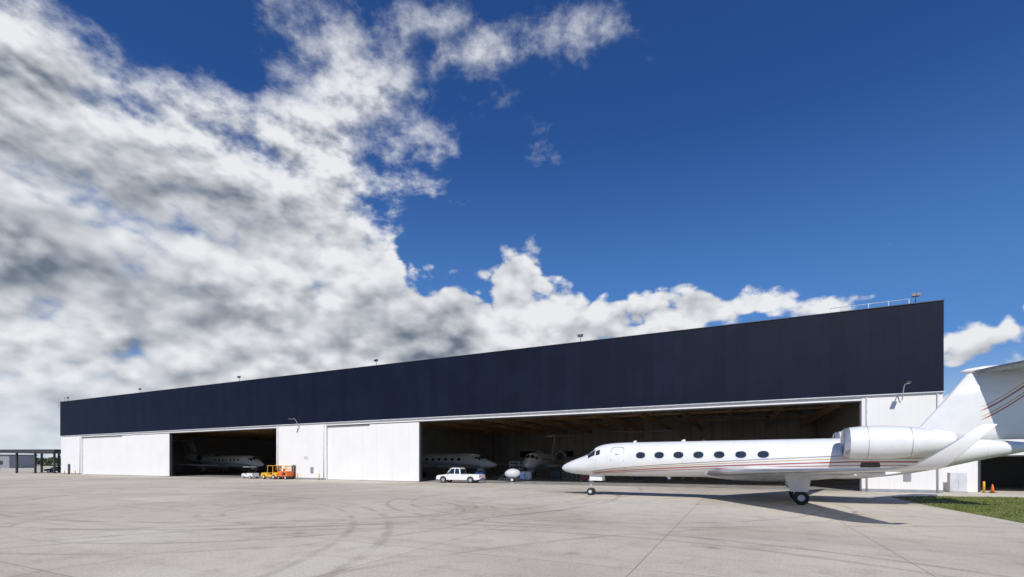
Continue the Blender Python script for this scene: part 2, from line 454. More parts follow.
def fus(x, t, off=0.0):
    w = fw(x)+off; zt = ft(x); zb = fb(x); zc = (zt+zb)/2; hh = (zt-zb)/2+off
    return Vector((x, w*math.sin(t), zc+hh*math.cos(t)))
def fang(x, z, side=-1):
    zt = ft(x); zb = fb(x); zc = (zt+zb)/2; hh = (zt-zb)/2
    return side*math.acos(max(-1, min(1, (z-zc)/hh)))
def fus_patch(mb, outline, off, side=-1, mi=0, n=1):
    cx = sum(p[0] for p in outline)/len(outline); cz = sum(p[1] for p in outline)/len(outline)
    b = len(mb.v); mb.v.append(fus(cx, fang(cx, cz, side), off))
    K = 3; m = len(outline)
    for k in range(1, K+1):
        for (x, z) in outline:
            xx = cx+(x-cx)*k/K; zz = cz+(z-cz)*k/K
            mb.v.append(fus(xx, fang(xx, zz, side), off))
    for i in range(m): mb.face((b, b+1+i, b+1+(i+1) % m), mi, True)
    for k in range(K-1):
        for i in range(m):
            j = (i+1) % m
            mb.face((b+1+k*m+i, b+1+(k+1)*m+i, b+1+(k+1)*m+j, b+1+k*m+j), mi, True)
def oval(cx, cz, w, h, n=20, p=2.2):
    o = []
    for i in range(n):
        t = 2*math.pi*i/n; c, s_ = math.cos(t), math.sin(t)
        o.append((cx+w/2*math.copysign(abs(c)**(2/p), c), cz+h/2*math.copysign(abs(s_)**(2/p), s_)))
    return o
def airfoil(le, chord, thk, tdir, n=11):
    le = Vector(le); tdir = Vector(tdir).normalized(); pts = []
    def yt(x): return 5*thk*(.2969*math.sqrt(x)-.126*x-.3516*x*x+.2843*x**3-.1036*x**4)
    xs = [.5*(1-math.cos(math.pi*i/(n-1))) for i in range(n)]
    for x in reversed(xs): pts.append(le+Vector((x*chord, 0, 0))+tdir*chord*yt(x))
    for x in xs[1:-1]: pts.append(le+Vector((x*chord, 0, 0))-tdir*chord*yt(x)*.7)
    return pts
def build_jet(name, loc, rz, paint, finpaint, label):
    J = empty(name, loc, rz, label, 'business jet')
    b = MB(); rings = []; x = 0
    xs = [0, .04, .12, .25, .45, .7, 1.0, 1.3, 1.6, 1.9, 2.1, 2.3, 2.5, 2.75, 3, 3.3, 3.6, 4, 4.5, 5.2, 6, 8, 10, 12, 14, 16, 18, 18.6, 19.3, 20, 20.6, 21.3, 22, 22.6, 23.3, 24, 24.6, 25.4, 26.2, 26.8, 27.2]
    N = 48
    for x in xs: rings.append([fus(x, 2*math.pi*k/N) for k in range(N)])
    b.loft(rings); F = b.obj('fuselage', paint, J)
    for side in (-1, 1):
        for nm, (xa, xb, ta, tb, sk) in (('windshield', (2.18, 2.86, 3, 40, .10)), ('windshield', (2.38, 3.02, 44, 68, .12)), ('cockpit_window', (3.08, 3.42, 50, 70, .05))):
            q = MB(); G = 6; base_i = 0
            for i in range(G+1):
                for j in range(G+1):
                    t = math.radians(ta+(tb-ta)*j/G)*side
                    xx = xa+(xb-xa)*i/G + sk*(j/G)*(1-i/G)
                    q.v.append(fus(xx, t, .012))
            for i in range(G):
                for j in range(G):
                    a = i*(G+1)+j; q.face((a, a+1, a+G+2, a+G+1), 0, True)
            q.obj(nm, M['glass'], F)
    for side in (-1, 1):
        for i in range(7):
            cx = 6.45+1.28*i
            fr = MB(); fus_patch(fr, oval(cx, 3.02, .74, .54), .006, side)
            wo = fr.obj('cabin_window', M['lgrey'], F)
            q = MB(); fus_patch(q, oval(cx, 3.02, .64, .44), .014, side); q.obj('glass', M['glass'], wo)
    o1 = oval(4.75, 2.66, 1.02, 1.96, 28, 6); o2 = oval(4.75, 2.66, .92, 1.86, 28, 6)
    q = MB(); fus_patch(q, o1, .005); dd = q.obj('door', M['grey'], F)
    q = MB(); fus_patch(q, o2, .012); q.obj('door_panel', paint, dd)
    q = MB(); fus_patch(q, oval(4.75, 3.1, .3, .06, 12), .03); q.obj('handle', M['chrome'], dd)
    b = MB(); rings = []
    for i in range(17):
        t = i/16; x = 9.6+9.4*t; k = math.sin(math.pi*t)**.55 if 0 < t < 1 else .02
        rings.append([(x, 1.42*k*math.sin(a), 1.85+.58*k*math.cos(a)) for a in [2*math.pi*j/32 for j in range(32)]])
    b.loft(rings).obj('belly_fairing', M['white'], J)
    for sd in (-1, 1):
        sec = [((10.5, .5, 1.78), 6.9, .12, (0, 0, 1)), ((12.0, 2.4, 1.86), 5.3, .115, (0, 0, 1)), ((14.7, 7.0, 2.04), 3.6, .10, (0, 0, 1)),
               ((18.0, 12.8, 2.25), 1.6, .085, (0, 0, 1)), ((18.4, 13.2, 2.30), 1.25, .08, (0, -.35, 1)), ((18.8, 13.45, 2.43), .98, .07, (0, -.8, .6)),
               ((19.25, 13.6, 2.75), .78, .06, (0, -1, .3)), ((20.45, 14.05, 3.75), .36, .06, (0, -1, .4))]
        rings = [airfoil((l[0], l[1]*sd, l[2]), c, t, (0, td[1]*sd, td[2])) for (l, c, t, td) in sec]
        b = MB(); b.loft(rings, mifun=lambda k: 1 if 8 <= k <= 11 else 0)
        W = b.obj('wing', [M['white'], M['chrome']], J)
        for (xx, yy, zz) in ((16.9, 3.6, 1.80), (17.6, 6.2, 1.90), (18.5, 9.2, 2.05)):
            MB().tube([(xx-.9, yy*sd, zz), (xx-.6, yy*sd, zz-.05), (xx, yy*sd, zz-.07), (xx+.6, yy*sd, zz), (xx+.85, yy*sd, zz+.04)], [.02, .09, .11, .06, .01], 10).obj('flap_fairing', M['white'], W)
        ny, nz, nx = 1.98*sd, 3.62, 18.2
        prof = [(.0, .74), (-.04, .78), (.02, .83), (.25, .89), (.8, .945), (1.5, .955), (2.2, .925), (2.9, .85), (3.6, .74), (4.3, .61), (4.8, .50)]
        circ = [2*math.pi*j/40 for j in range(40)]
        b = MB()
        rr = [[(nx+px, ny+r*math.cos(a), nz+r*math.sin(a)) for a in circ] for px, r in prof]
        b.loft(rr[3:], cap=False)
        inner = [(4.8, .50), (4.78, .47), (4.2, .48)]
        b.loft([[(nx+px, ny+r*math.cos(a), nz+r*math.sin(a)) for a in circ] for px, r in inner], cap=False)
        NC = b.obj('engine_nacelle', M['white'], J)
        b = MB(); b.loft([[(nx+px, ny+r*math.cos(a), nz+r*math.sin(a)) for a in circ] for px, r in [(.5, .66), (.1, .70)]+prof[:4]], cap=False)
        b.obj('inlet_lip', M['chrome'], NC)
        b = MB(); b.tube([(nx+.5, ny, nz), (nx+.56, ny, nz)], [.655, .655], 36, sm=False)
        for k in range(20):
            a = 2*math.pi*k/20
            b.beam((nx+.46, ny+.18*math.cos(a), nz+.18*math.sin(a)), (nx+.46, ny+.64*math.cos(a+.15), nz+.64*math.sin(a+.15)), .07, .02)
        b.tube([(nx+.2, ny, nz), (nx+.35, ny, nz), (nx+.5, ny, nz)], [.02, .12, .2], 16)
        b.obj('fan', M['dgrey'], NC)
        MB().tube([(nx+4.1, ny, nz), (nx+4.7, ny, nz), (nx+5.1, ny, nz)], [.42, .3, .06], 24).obj('exhaust_cone', M['grey'], NC)
        for px, r in ((1.05, .953), (2.95, .848)):
            MB().loft([[(nx+px+q, ny+r*math.cos(a), nz+r*math.sin(a)) for a in circ] for q in (0, .025)], cap=False).obj('cowl_joint', M['grey'], NC)
        MB().loft([airfoil((19.0, .9*sd, 3.35), 3.6, .10, (0, 0, 1)), airfoil((19.1, 1.5*sd, 3.45), 3.3, .10, (0, 0, 1))]).obj('pylon', M['white'], J)
        MB().loft([airfoil((24.3, .1*sd, 7.52), 3.3, .09, (0, 0, 1)), airfoil((27.6, 5.35*sd, 7.66), 1.45, .08, (0, 0, 1)), airfoil((27.9, 5.5*sd, 7.66), 1.0, .03, (0, 0, 1))],
                  mifun=lambda k: 1 if 8 <= k <= 11 else 0).obj('horizontal_stabiliser', [M['white'], M['chrome']], J)
        y0 = 2.2*sd
        b = MB(); b.tube([(16.0, y0, 1.9), (16.05, y0, 1.1), (16.1, y0, .42)], [.11, .10, .06], 12)
        b.beam((15.2, y0, 1.75), (16.05, y0, .95), .07, .07); b.beam((16.1, y0-.32, .41), (16.1, y0+.32, .41), .08, .08)
        b.beam((16.22, y0, 1.0), (16.34, y0, .7), .05, .05); b.beam((16.34, y0, .7), (16.14, y0, .43), .05, .05)
        L = b.obj('landing_gear_leg', M['lgrey'], J)
        for oy in (-.22, .22):
            w = MB(); cy = y0+oy
            w.tube([(16.1, cy-.12, .41), (16.1, cy-.09, .41), (16.1, cy+.09, .41), (16.1, cy+.12, .41)], [.33, .41, .41, .33], 28)
            Wl = w.obj('wheel', M['black'], L)
            MB().tube([(16.1, cy-.13, .41), (16.1, cy+.13, .41)], [.19, .19], 20, sm=False).obj('rim', M['lgrey'], Wl)
        MB().loft([[(15.15, y0+.45*sd, 1.95), (16.65, y0+.45*sd, 1.95), (16.45, y0+.30*sd, .78), (15.55, y0+.30*sd, .78)],
                   [(15.15, y0+.49*sd, 1.95), (16.65, y0+.49*sd, 1.95), (16.45, y0+.34*sd, .78), (15.55, y0+.34*sd, .78)]], sm=False).obj('gear_door', M['white'], J)
    def fs(x, z, c, t): return airfoil((x, 0, z), c, t, (0, 1, 0))
    MB().loft([fs(20.4, 3.75, 6.4, .05), fs(21.4, 4.15, 5.6, .07), fs(22.1, 4.6, 5.1, .085), fs(23.2, 6.1, 4.6, .085), fs(24.2, 7.55, 4.15, .08)]).obj('fin', finpaint, J)
    MB().tube([(23.8, 0, 7.55), (24.1, 0, 7.58), (24.8, 0, 7.6), (27.5, 0, 7.6), (28.6, 0, 7.58), (29.1, 0, 7.56)], [.02, .12, .2, .2, .1, .02], 16).obj('tail_bullet', M['white'], J)
    b = MB(); b.tube([(2.35, 0, 1.75), (2.4, 0, .9), (2.42, 0, .3)], [.08, .07, .05], 12); b.beam((3.0, 0, 1.6), (2.42, 0, .9), .05, .05)
    b.beam((2.42, -.2, .28), (2.42, .2, .28), .05, .05)
    L = b.obj('nose_gear_leg', M['lgrey'], J)
    MB().tube([(2.28, 0, 1.15), (2.22, 0, 1.15)], [.09, .09], 14).obj('taxi_lamp', M['chrome'], L)
    for oy in (-.17, .17):
        Wl = MB().tube([(2.42, oy-.09, .28), (2.42, oy-.07, .28), (2.42, oy+.07, .28), (2.42, oy+.09, .28)], [.22, .28, .28, .22], 24).obj('wheel', M['black'], L)
        MB().tube([(2.42, oy-.10, .28), (2.42, oy+.10, .28)], [.13, .13], 16, sm=False).obj('rim', M['lgrey'], Wl)
    for sy in (-.33, .33): MB().box((2.9, sy, 1.38), (1.0, .03, .5)).obj('nose_gear_door', M['white'], J)
    for (x, h, z0, d) in ((5.6, .15, 3.97, 1), (9.0, .15, 3.98, 1), (8.0, .2, 1.52, -1)):
        MB().loft([[(x, -.015, z0), (x+.3, -.015, z0), (x+.3, .015, z0), (x, .015, z0)], [(x+.15, -.01, z0+h*d), (x+.3, -.01, z0+h*d), (x+.3, .01, z0+h*d), (x+.15, .01, z0+h*d)]], sm=False).obj('antenna', M['white'], J)
    MB().tube([(10.5, 0, 3.98), (10.5, 0, 4.06), (10.5, 0, 4.1)], [.07, .06, .02], 12).obj('beacon', M['red'], J)
    for side in (-1, 1):
        q = MB(); fus_patch(q, oval(19.6, 2.30, .95, .42, 16, 6), .01, side); q.obj('vent_grille', M['dgrey'], F)
    return J
TH = math.radians(28)
JX, JY = 6.1-2.4*math.cos(TH), 36.3+2.4*math.sin(TH)
jet = build_jet('business_jet', (JX, JY, 0), -TH, M['jet'], M['jetfin'], 'white business jet with red and gold stripes on apron')
jetb = build_jet('business_jet', H(43.5, 17), -PHI+math.pi, M['jetb'], M['jetbfin'], 'white business jet parked in hangar, nose showing')
jetb.location = H(50, 17, .01); jetb.rotation_euler = (0, 0, math.pi-PHI)
jetb['group'] = 'jets parked in the hangar'
def face(nose, tail):
    d = Vector(tail)-Vector(nose); return math.atan2(d.y, d.x)
n_, t_ = (2.0, 66.0), (8.8, 92.5)
dup(jetb, (n_[0], n_[1], .01), face(n_, t_), label='white business jet in hangar facing the open doorway')
n_, t_ = (28.0, 103.0), (20.8, 76.0)
dup(jetb, (n_[0], n_[1], .01), face(n_, t_), label='white business jet in hangar, T-tail toward doorway')
p = H(103, 15); dup(jetb, (p.x, p.y, .01), math.pi-PHI, label='white business jet parked behind the far doorway')

# ---------------------------------------------------------------- vehicles
def wheel(parent, x, y, r, w, rim=M['chrome']):
    a = MB().tube([(x, y-w/2, r), (x, y-w/2+.03, r), (x, y+w/2-.03, r), (x, y+w/2, r)], [r*.88, r, r, r*.88], 24).obj('wheel', M['black'], parent)
    MB().tube([(x, y-w/2-.01, r), (x, y+w/2+.01, r)], [r*.58, r*.58], 14, sm=False).obj('rim', rim, a)
def pickup(loc, rz, paint, label, bed=True):
    """front towards local -x"""
    E = empty('pickup_truck' if bed else 'parked_car', loc, rz, label, 'truck' if bed else 'car')
    L = 5.8 if bed else 4.7
    def arch(cx, r=.46, z=.42):
        return [(cx-r*math.cos(a), z-.02+r*math.sin(a)) for a in [math.pi*i/8 for i in range(9)]]
    x1, x2 = .95, L-1.2
    prof = [(.02, .45)]+arch(x1)+arch(x2)+[(L-.02, .45), (L, .62), (L-.03, 1.04)]
    if bed: prof += [(L-.12, 1.04), (L-.13, .70), (3.55, .70), (3.53, 1.06), (1.45, 1.08), (1.25, 1.05), (.25, .95), (.03, .80)]
    else: prof += [(1.3, 1.02), (.3, .86), (.03, .7)]
    if bed:
        b = MB(); b.prism(prof, -.86, .86)
        side = [q for q in prof if q not in ((L-.12, 1.04), (L-.13, .70), (3.55, .70), (3.53, 1.06))]
        b.prism(side, -.95, -.863); b.prism(side, .863, .95)
        b.obj('body', paint, E)
        MB().box((4.6, 0, .715), (1.9, 1.70, .02)).obj('bed_liner', M['dgrey'], E)
    else:
        b = MB(); b.prism(prof, -.95, .95); b.obj('body', paint, E, .04)
    if bed: cab = [(1.3, 1.06), (1.9, 1.80), (2.1, 1.88), (2.95, 1.87), (3.15, 1.78), (3.3, 1.06)]
    else: cab = [(1.1, 1.06), (1.9, 1.45), (2.3, 1.5), (3.3, 1.47), (3.8, 1.35), (4.5, 1.06)]
    b = MB(); z0 = cab[0][1]; top = max(c[1] for c in cab)
    def ww(z): return .90-.16*(z-z0)/(top-z0)
    b.loft([[(x, -ww(z), z) for x, z in cab], [(x, ww(z), z) for x, z in cab]], sm=False)
    cb = b.obj('cab', paint, E, .03)
    zt = top-.12; zb = z0+.06
    fx = lambda z: cab[0][0]+(cab[1][0]-cab[0][0])*(z-z0)/(cab[1][1]-z0)
    rx = lambda z: cab[-1][0]+(cab[-2][0]-cab[-1][0])*(z-z0)/(cab[-2][1]-z0)
    mid = (cab[1][0]+cab[-2][0])/2-.05
    for s_ in (-1, 1):
        for (xa_b, xa_t, xb_b, xb_t) in ((fx(zb)+.14, fx(zt)+.14, mid-.05, mid-.05), (mid+.05, mid+.05, rx(zb)-.14, rx(zt)-.14)):
            q = MB(); q.v = [Vector((x, s_*(ww(z)+.006), z)) for x, z in ((xa_b, zb), (xb_b, zb), (xb_t, zt), (xa_t, zt))]
            q.face((0, 1, 2, 3)); q.obj('side_window', M['glass'], cb)
    for f_, nm, sg in ((fx, 'windshield', -1), (rx, 'rear_window', 1)):
        q = MB(); q.v = [Vector((f_(z)+sg*.008, y, z+.004)) for z, y in ((zb, -ww(zb)+.08), (zb, ww(zb)-.08), (zt-.06, ww(zt)-.08), (zt-.06, -ww(zt)+.08))]
        q.face((0, 1, 2, 3)); q.obj(nm, M['glass'], cb)
    for cx in (x1, x2):
        for y in (-.84, .84): wheel(E, cx, y, .39, .25)
    MB().box((-.03, 0, .5), (.14, 1.8, .2)).obj('bumper', M['chrome'], E, .03)
    MB().box((L+.05, 0, .55), (.14, 1.8, .2)).obj('bumper', M['chrome'], E, .03)
    MB().box((.0, 0, .76), (.06, 1.0, .26)).obj('grille', M['dgrey'], E)
    for y in (-.74, .74):
        MB().box((.03, y, .78), (.1, .32, .2)).obj('headlight', M['chrome'], E, .02)
        MB().box((L-.02, y*1.18, .84), (.07, .12, .34)).obj('taillight', M['red'], E)
        MB().box((fx(zb)+.25, y*1.36, z0+.14), (.14, .18, .18)).obj('mirror', M['dgrey'], E)
    return E
pl = Vector((-9.1, 59.2, 0)); pickup(pl, -PHI+.12, M['white'], 'white pickup truck parked outside the hangar')
pc = Vector((-117, 118, 0)); pickup(pc, .4, M['dgrey'], 'dark parked car under the metal canopy', False)

# open tow tractor with canopy
E = empty('tow_tractor', (-38.0, 72.4, 0), -PHI, 'open yellow aircraft tow tractor near hangar doorway', 'tow tractor')
MB().prism([(0, .35), (.08, .88), (.3, .98), (1.5, .98), (1.56, .66), (2.5, .66), (2.56, 1.02), (3.5, 1.02), (3.6, .9), (3.6, .35)], -.8, .8).obj('body', M['yellow'], E, .04)
MB().box((1.8, 0, .40), (3.7, 1.45, .18)).obj('chassis', M['dgrey'], E)
for cx in (.75, 2.9):
    for y in (-.76, .76): wheel(E, cx, y, .34, .24, M['lgrey'])
MB().prism([(1.75, .67), (2.3, .67), (2.45, 1.40), (2.32, 1.43), (2.2, .97), (1.75, .92)], -.5, .5).obj('seat', M['black'], E, .03)
MB().tube([(1.45, 0, .95), (1.68, 0, 1.3)], [.03, .03], 6).obj('steering_column', M['black'], E)
b = MB()
for y in (-.7, .7): b.beam((2.6, y, 1.0), (2.6, y, 2.0), .06, .06); b.beam((1.4, y, .96), (1.5, y, 2.0), .06, .06)
b.obj('canopy_frame', M['yellow'], E); MB().box((2.05, 0, 2.03), (1.4, 1.55, .07)).obj('canopy', M['yellow'], E, .02)
MB().tube([(2.4, 0, 2.07), (2.4, 0, 2.2)], [.07, .05], 10).obj('beacon', M['orange'], E)
E = empty('equipment_cart', (-34.0, 70.6, 0), -PHI, 'orange wheeled equipment cart with guard rails', 'cart')
MB().box((0, 0, .82), (2.0, 1.3, .8)).obj('body', M['orange'], E, .05)
MB().box((0, 0, .38), (2.2, 1.2, .1)).obj('chassis', M['dgrey'], E)
for x in (-.75, .75):
    for y in (-.6, .6): wheel(E, x, y, .26, .16, M['lgrey'])
b = MB()
for x in (-.95, .95):
    for y in (-.6, .6): b.beam((x, y, 1.2), (x, y, 2.0), .05, .05)
for y in (-.6, .6): b.beam((-.95, y, 2.0), (.95, y, 2.0), .05, .05); b.beam((-.95, y, 1.6), (.95, y, 1.6), .04, .04)
b.obj('guard_rail', M['yellow'], E)
MB().beam((-1.1, 0, .4), (-2.0, 0, .25), .06, .06).obj('tow_bar', M['dgrey'], E)
MB().box((.4, -.66, .82), (.7, .02, .4)).obj('control_panel', M['dgrey'], E)
E = empty('utility_cart', (-42.2, 74.3, 0), -PHI, 'small white utility cart with canopy near doorway', 'cart')
MB().prism([(0, .3), (0, .75), (.5, .85), (.7, .5), (1.3, .5), (1.4, .85), (2.5, .85), (2.5, .3)], -.6, .6).obj('body', M['white'], E, .03)
for x in (.4, 2.05):
    for y in (-.55, .55): wheel(E, x, y, .24, .18, M['lgrey'])
b = MB()
for x in (.55, 1.7):
    for y in (-.55, .55): b.beam((x, y, .8), (x, y, 1.8), .04, .04)
b.obj('canopy_post', M['dgrey'], E); MB().box((1.1, 0, 1.83), (1.5, 1.25, .06)).obj('canopy', M['white'], E, .02)
MB().box((1.5, 0, .95), (.4, 1.0, .2)).obj('seat', M['black'], E, .03)
E = empty('tank_trailer', (.1, 60.6, 0), -PHI+.3, 'silver rounded tank on small wheeled trailer by doorway', 'tank trailer')
pts = [(-1.0+2.0*i/12, 0, 1.05) for i in range(13)]
MB().tube(pts, [.05+.62*math.sin(math.pi*min(max((i/12), .02), .98))**.45 for i in range(13)], 24).obj('tank', M['lgrey'], E)
MB().box((0, 0, .42), (2.2, 1.1, .12)).obj('frame', M['dgrey'], E)
for y in (-.65, .65): wheel(E, 0, y, .3, .18, M['lgrey'])
MB().beam((-1.1, 0, .42), (-2.0, 0, .3), .07, .07).obj('tow_bar', M['dgrey'], E)
MB().box((1.3, -.2, .8), (.6, .7, .7)).obj('pump_box', M['blue'], E, .03)

def cabinet(loc, rz, mat, label):
    E = empty('tool_cabinet', loc, rz, label, 'tool cabinet', 'tool cabinets in the hangar')
    Bc = MB().box((0, 0, .72), (1.4, .6, 1.1)).obj('body', mat, E, .02)
    for i in range(5): MB().box((0, -.31, .32+i*.2), (1.28, .02, .17)).obj('drawer', mat, E, .005)
    for x in (-.6, .6):
        for y in (-.22, .22): wheel(E, x, y, .08, .05)
def stand(loc, rz, mat, h, label):
    E = empty('work_stand', loc, rz, label, 'work platform', 'work stands in the hangar')
    b = MB()
    for x in (0, 1.6):
        for y in (-.5, .5): b.beam((x, y, .1), (x, y, h+1.0), .06, .06)
    for y in (-.5, .5): b.beam((0, y, h+1), (1.6, y, h+1), .05, .05); b.beam((0, y, h+.5), (1.6, y, h+.5), .04, .04); b.beam((0, y, .2), (1.6, y, h), .04, .04)
    b.obj('frame', mat, E)
    MB().box((.8, 0, h), (1.7, 1.05, .06)).obj('platform', M['lgrey'], E)
    b = MB()
    for i in range(8): b.box((-1.9+i*.24, 0, (i+1)*h/8.5), (.25, .8, .03))
    b.beam((-2.0, -.42, 0), (0, -.42, h), .05, .1); b.beam((-2.0, .42, 0), (0, .42, h), .05, .1)
    b.obj('stairs', M['lgrey'], E)
for (u, v, m, l) in ((43.5, 9, 'dgrey', 'black rolling tool cabinet in hangar'), (38, 12, 'dgrey', 'black rolling tool cabinet in hangar'), (33, 10, 'red', 'red rolling tool cabinet in hangar'),
                     (27, 14, 'dgrey', 'black rolling tool cabinet in hangar'), (16, 20, 'blue', 'blue rolling tool cabinet in hangar'), (92, 10, 'dgrey', 'black rolling tool cabinet in hangar'),
                     (47.4, 7, 'blue', 'blue rolling tool cabinet in hangar'), (41.2, 9, 'lgrey', 'grey rolling tool cabinet in hangar')):
    cabinet(H(u, v, .01), -PHI, M[m], l)
for (u, v, m, h) in ((37, 15, 'lgrey', 1.8), (22, 20, 'lgrey', 2.4), (14, 26, 'yellow', 2.0), (87, 26, 'yellow', 2.0), (44.5, 11, 'lgrey', 1.6)):
    stand(H(u, v, .01), -PHI+random.uniform(-.4, .4), M[m], h, ('yellow' if m == 'yellow' else 'grey')+' wheeled maintenance stand with stairs')

def bollard(loc):
    E = empty('bollard', loc, 0, 'yellow steel bollard beside hangar wall', 'bollard', 'yellow bollards along the hangar')
    MB().tube([(0, 0, 0), (0, 0, .9), (0, 0, .96)], [.075, .075, .035], 14).obj('post', M['yellow'], E)
    MB().tube([(0, 0, 0), (0, 0, .012)], [.14, .14], 14, sm=False).obj('base_plate', M['dgrey'], E)
for u in (69.2, 73.6, 76.8, 139.4, 144): bollard(H(u, -1.3))

# ---------------------------------------------------------------- neighbour building (low, flat roof)
AN = empty('service_building', H(-.9, 3.0), -PHI, 'low white flat roofed service building with open bay', 'building')
def ab(name, x0, x1, y0, y1, z0, z1, mat): return MB().box(((x0+x1)/2, (y0+y1)/2, (z0+z1)/2), (x1-x0, y1-y0, z1-z0)).obj(name, mat, AN)
ab('wall', 0, 2.6, 0, .3, 0, 3.0, M['white_clad'])
ab('wall', 15, 45, 0, .3, 0, 3.0, M['white_clad'])
ab('wall', 0, 45, 0, .3, 3.003, 5.3, M['white_clad'])
ab('roof_coping', -.05, 45.05, -.06, .36, 5.303, 5.42, M['lgrey'])
ab('roof', .31, 44.69, .37, 41.6, 4.9, 5.1, M['roofm'])
ab('side_wall', 0, .3, .36, 42, 0, 5.3, M['white_clad']); ab('side_wall', 44.7, 45, .36, 42, 0, 5.3, M['white_clad']); ab('back_wall', .3, 44.7, 41.7, 42, 0, 5.3, M['int_wall'])
ab('bay_frame', 2.45, 2.6, -.05, -.003, 0, 3.1, M['dgrey']); ab('bay_frame', 2.6, 15, -.05, -.003, 3.0, 3.12, M['dgrey'])
ab('back_partition', .35, 44.6, 12, 12.2, 0, 4.8, M['dgrey'])
E = empty('utility_cabinet', H(-1.6, 1.8), -PHI, 'grey electrical utility cabinet beside hangar corner', 'cabinet')
MB().box((0, 0, .85), (1.1, .6, 1.6)).obj('body', M['lgrey'], E, .02); MB().box((0, 0, .04), (1.2, .7, .08)).obj('plinth', M['grey'], E)
for x in (-.27, .27): MB().box((x, -.31, .87), (.5, .02, 1.45)).obj('door', M['lgrey'], E)
bollard(H(-3.3, 1.8))
E = empty('traffic_cone', H(-3.9, 2.0), 0, 'orange traffic cone near the service building', 'traffic cone')
MB().box((0, 0, .02), (.4, .4, .04)).obj('base', M['black'], E); MB().tube([(0, 0, .04), (0, 0, .72)], [.15, .03], 14).obj('cone', M['orange'], E)
MB().tube([(0, 0, .32), (0, 0, .46)], [.1, .072], 14).obj('stripe', M['white'], E)

# ---------------------------------------------------------------- far left
E = empty('carport', (-122, 111, 0), -.12, 'long dark steel canopy on slim posts beside hangar', 'canopy')
MB().box((8, 5, 5.15), (17, 11, .7)).obj('roof', M['dgrey'], E)
MB().box((8, 5, 5.55), (17.2, 11.2, .08)).obj('roof_edge', M['grey'], E)
for x in (.3, 5.3, 10.3, 15.4):
    for y in (.4, 9.6): MB().box((x, y, 2.4), (.32, .32, 4.78)).obj('post', M['dgrey'], E)
MB().box((13.4, 10, 2.35), (5, .15, 4.7)).obj('screen_wall', M['grey'], E)
E = empty('office_building', (-250, 215, 0), 0, 'low flat roofed grey building in the distance', 'building')
MB().box((0, 6, 2.9), (40, 12, 5.8)).obj('wall', M['grey'], E); MB().box((0, 6, 6.0), (41, 13, .4)).obj('roof', M['dgrey'], E)
for i in range(9): MB().box((-16+i*4, -.02, 2.4), (2.2, .06, 1.8)).obj('window', M['glass'], E)
b = MB()
for i in range(16000):
    x = random.uniform(-620, -260); y = 350+random.uniform(-8, 8)
    hmax = 5.2+.9*math.sin(x*.05)+.7*math.sin(x*.17+1)+.5*math.sin(x*.41)
    z = random.uniform(.0, 1)**.8*hmax; s_ = random.uniform(.3, .8)
    n = Vector((random.gauss(0, 1), random.gauss(0, 1), random.gauss(0, 1))).normalized()
    a = n.orthogonal().normalized()*s_; c = n.cross(a).normalized()*s_; k = len(b.v); q = Vector((x, y, z))
    b.v += [q-a, q-c, q+a, q+c]; b.face((k, k+1, k+2, k+3))
o = b.obj('tree_belt', M['leaf']); o['kind'] = 'stuff'; add_props(o, 'distant dark green belt of trees on horizon', 'trees')

# ---------------------------------------------------------------- light and sky
EL = math.radians(42); trav = Vector((.15, 1, 0)).normalized()*math.cos(EL)+Vector((0, 0, -math.sin(EL)))
sd = bpy.data.lights.new('sun', 'SUN'); sd.energy = 4.2; sd.angle = math.radians(.5); sd.color = (1, .95, .87)
so = bpy.data.objects.new('sun', sd); COL.objects.link(so); so.rotation_euler = trav.to_track_quat('-Z', 'Y').to_euler(); so.location = (-10, -30, 60)

w = bpy.data.worlds.new('World'); scene.world = w; w.use_nodes = True
w.cycles.sampling_method = 'MANUAL'; w.cycles.sample_map_resolution = 512
nt = NT(w.node_tree); nt.n.clear()
out = nt.node('ShaderNodeOutputWorld'); bg = nt.node('ShaderNodeBackground'); nt.l.new(bg.outputs[0], out.inputs[0])
sky = nt.node('ShaderNodeTexSky'); sky.sky_type = 'NISHITA'; sky.sun_disc = False
sky.sun_elevation = EL; sky.sun_rotation = math.radians(188.5); sky.ozone_density = 3.0; sky.air_density = 1.0; sky.dust_density = .4
V = nt.node('ShaderNodeTexCoord').outputs['Generated']
V = nt.vmath('NORMALIZE', V)
vx, vy, vz = nt.sep(V)[:3]
az = nt.math('MULTIPLY', nt.math('ARCTAN2', vx, vy), 57.2958)
el = nt.math('MULTIPLY', nt.math('ARCSINE', vz), 57.2958)
warpv = nt.node('ShaderNodeTexNoise'); warpv.inputs['Scale'].default_value = 3.0; warpv.inputs['Detail'].default_value = 3; warpv.inputs['Roughness'].default_value = .6
nt.set(warpv.inputs['Vector'], V)
wr = nt.sep(warpv.outputs['Color'])
azw = nt.math('ADD', az, nt.math('MULTIPLY', nt.math('SUBTRACT', wr[0], .5), 12)); elw = nt.math('ADD', el, nt.math('MULTIPLY', nt.math('SUBTRACT', wr[1], .5), 9))
def blobsum(lst):
    s = None
    for (a, e_, ra, re, wt) in lst:
        q = nt.math('ADD', nt.math('POWER', nt.math('DIVIDE', nt.math('SUBTRACT', azw, a), ra), 2), nt.math('POWER', nt.math('DIVIDE', nt.math('SUBTRACT', elw, e_), re), 2))
        t = nt.math('MULTIPLY', nt.math('EXPONENT', nt.math('MULTIPLY', q, -1)), wt)
        s = t if s is None else nt.math('ADD', s, t)
    return s
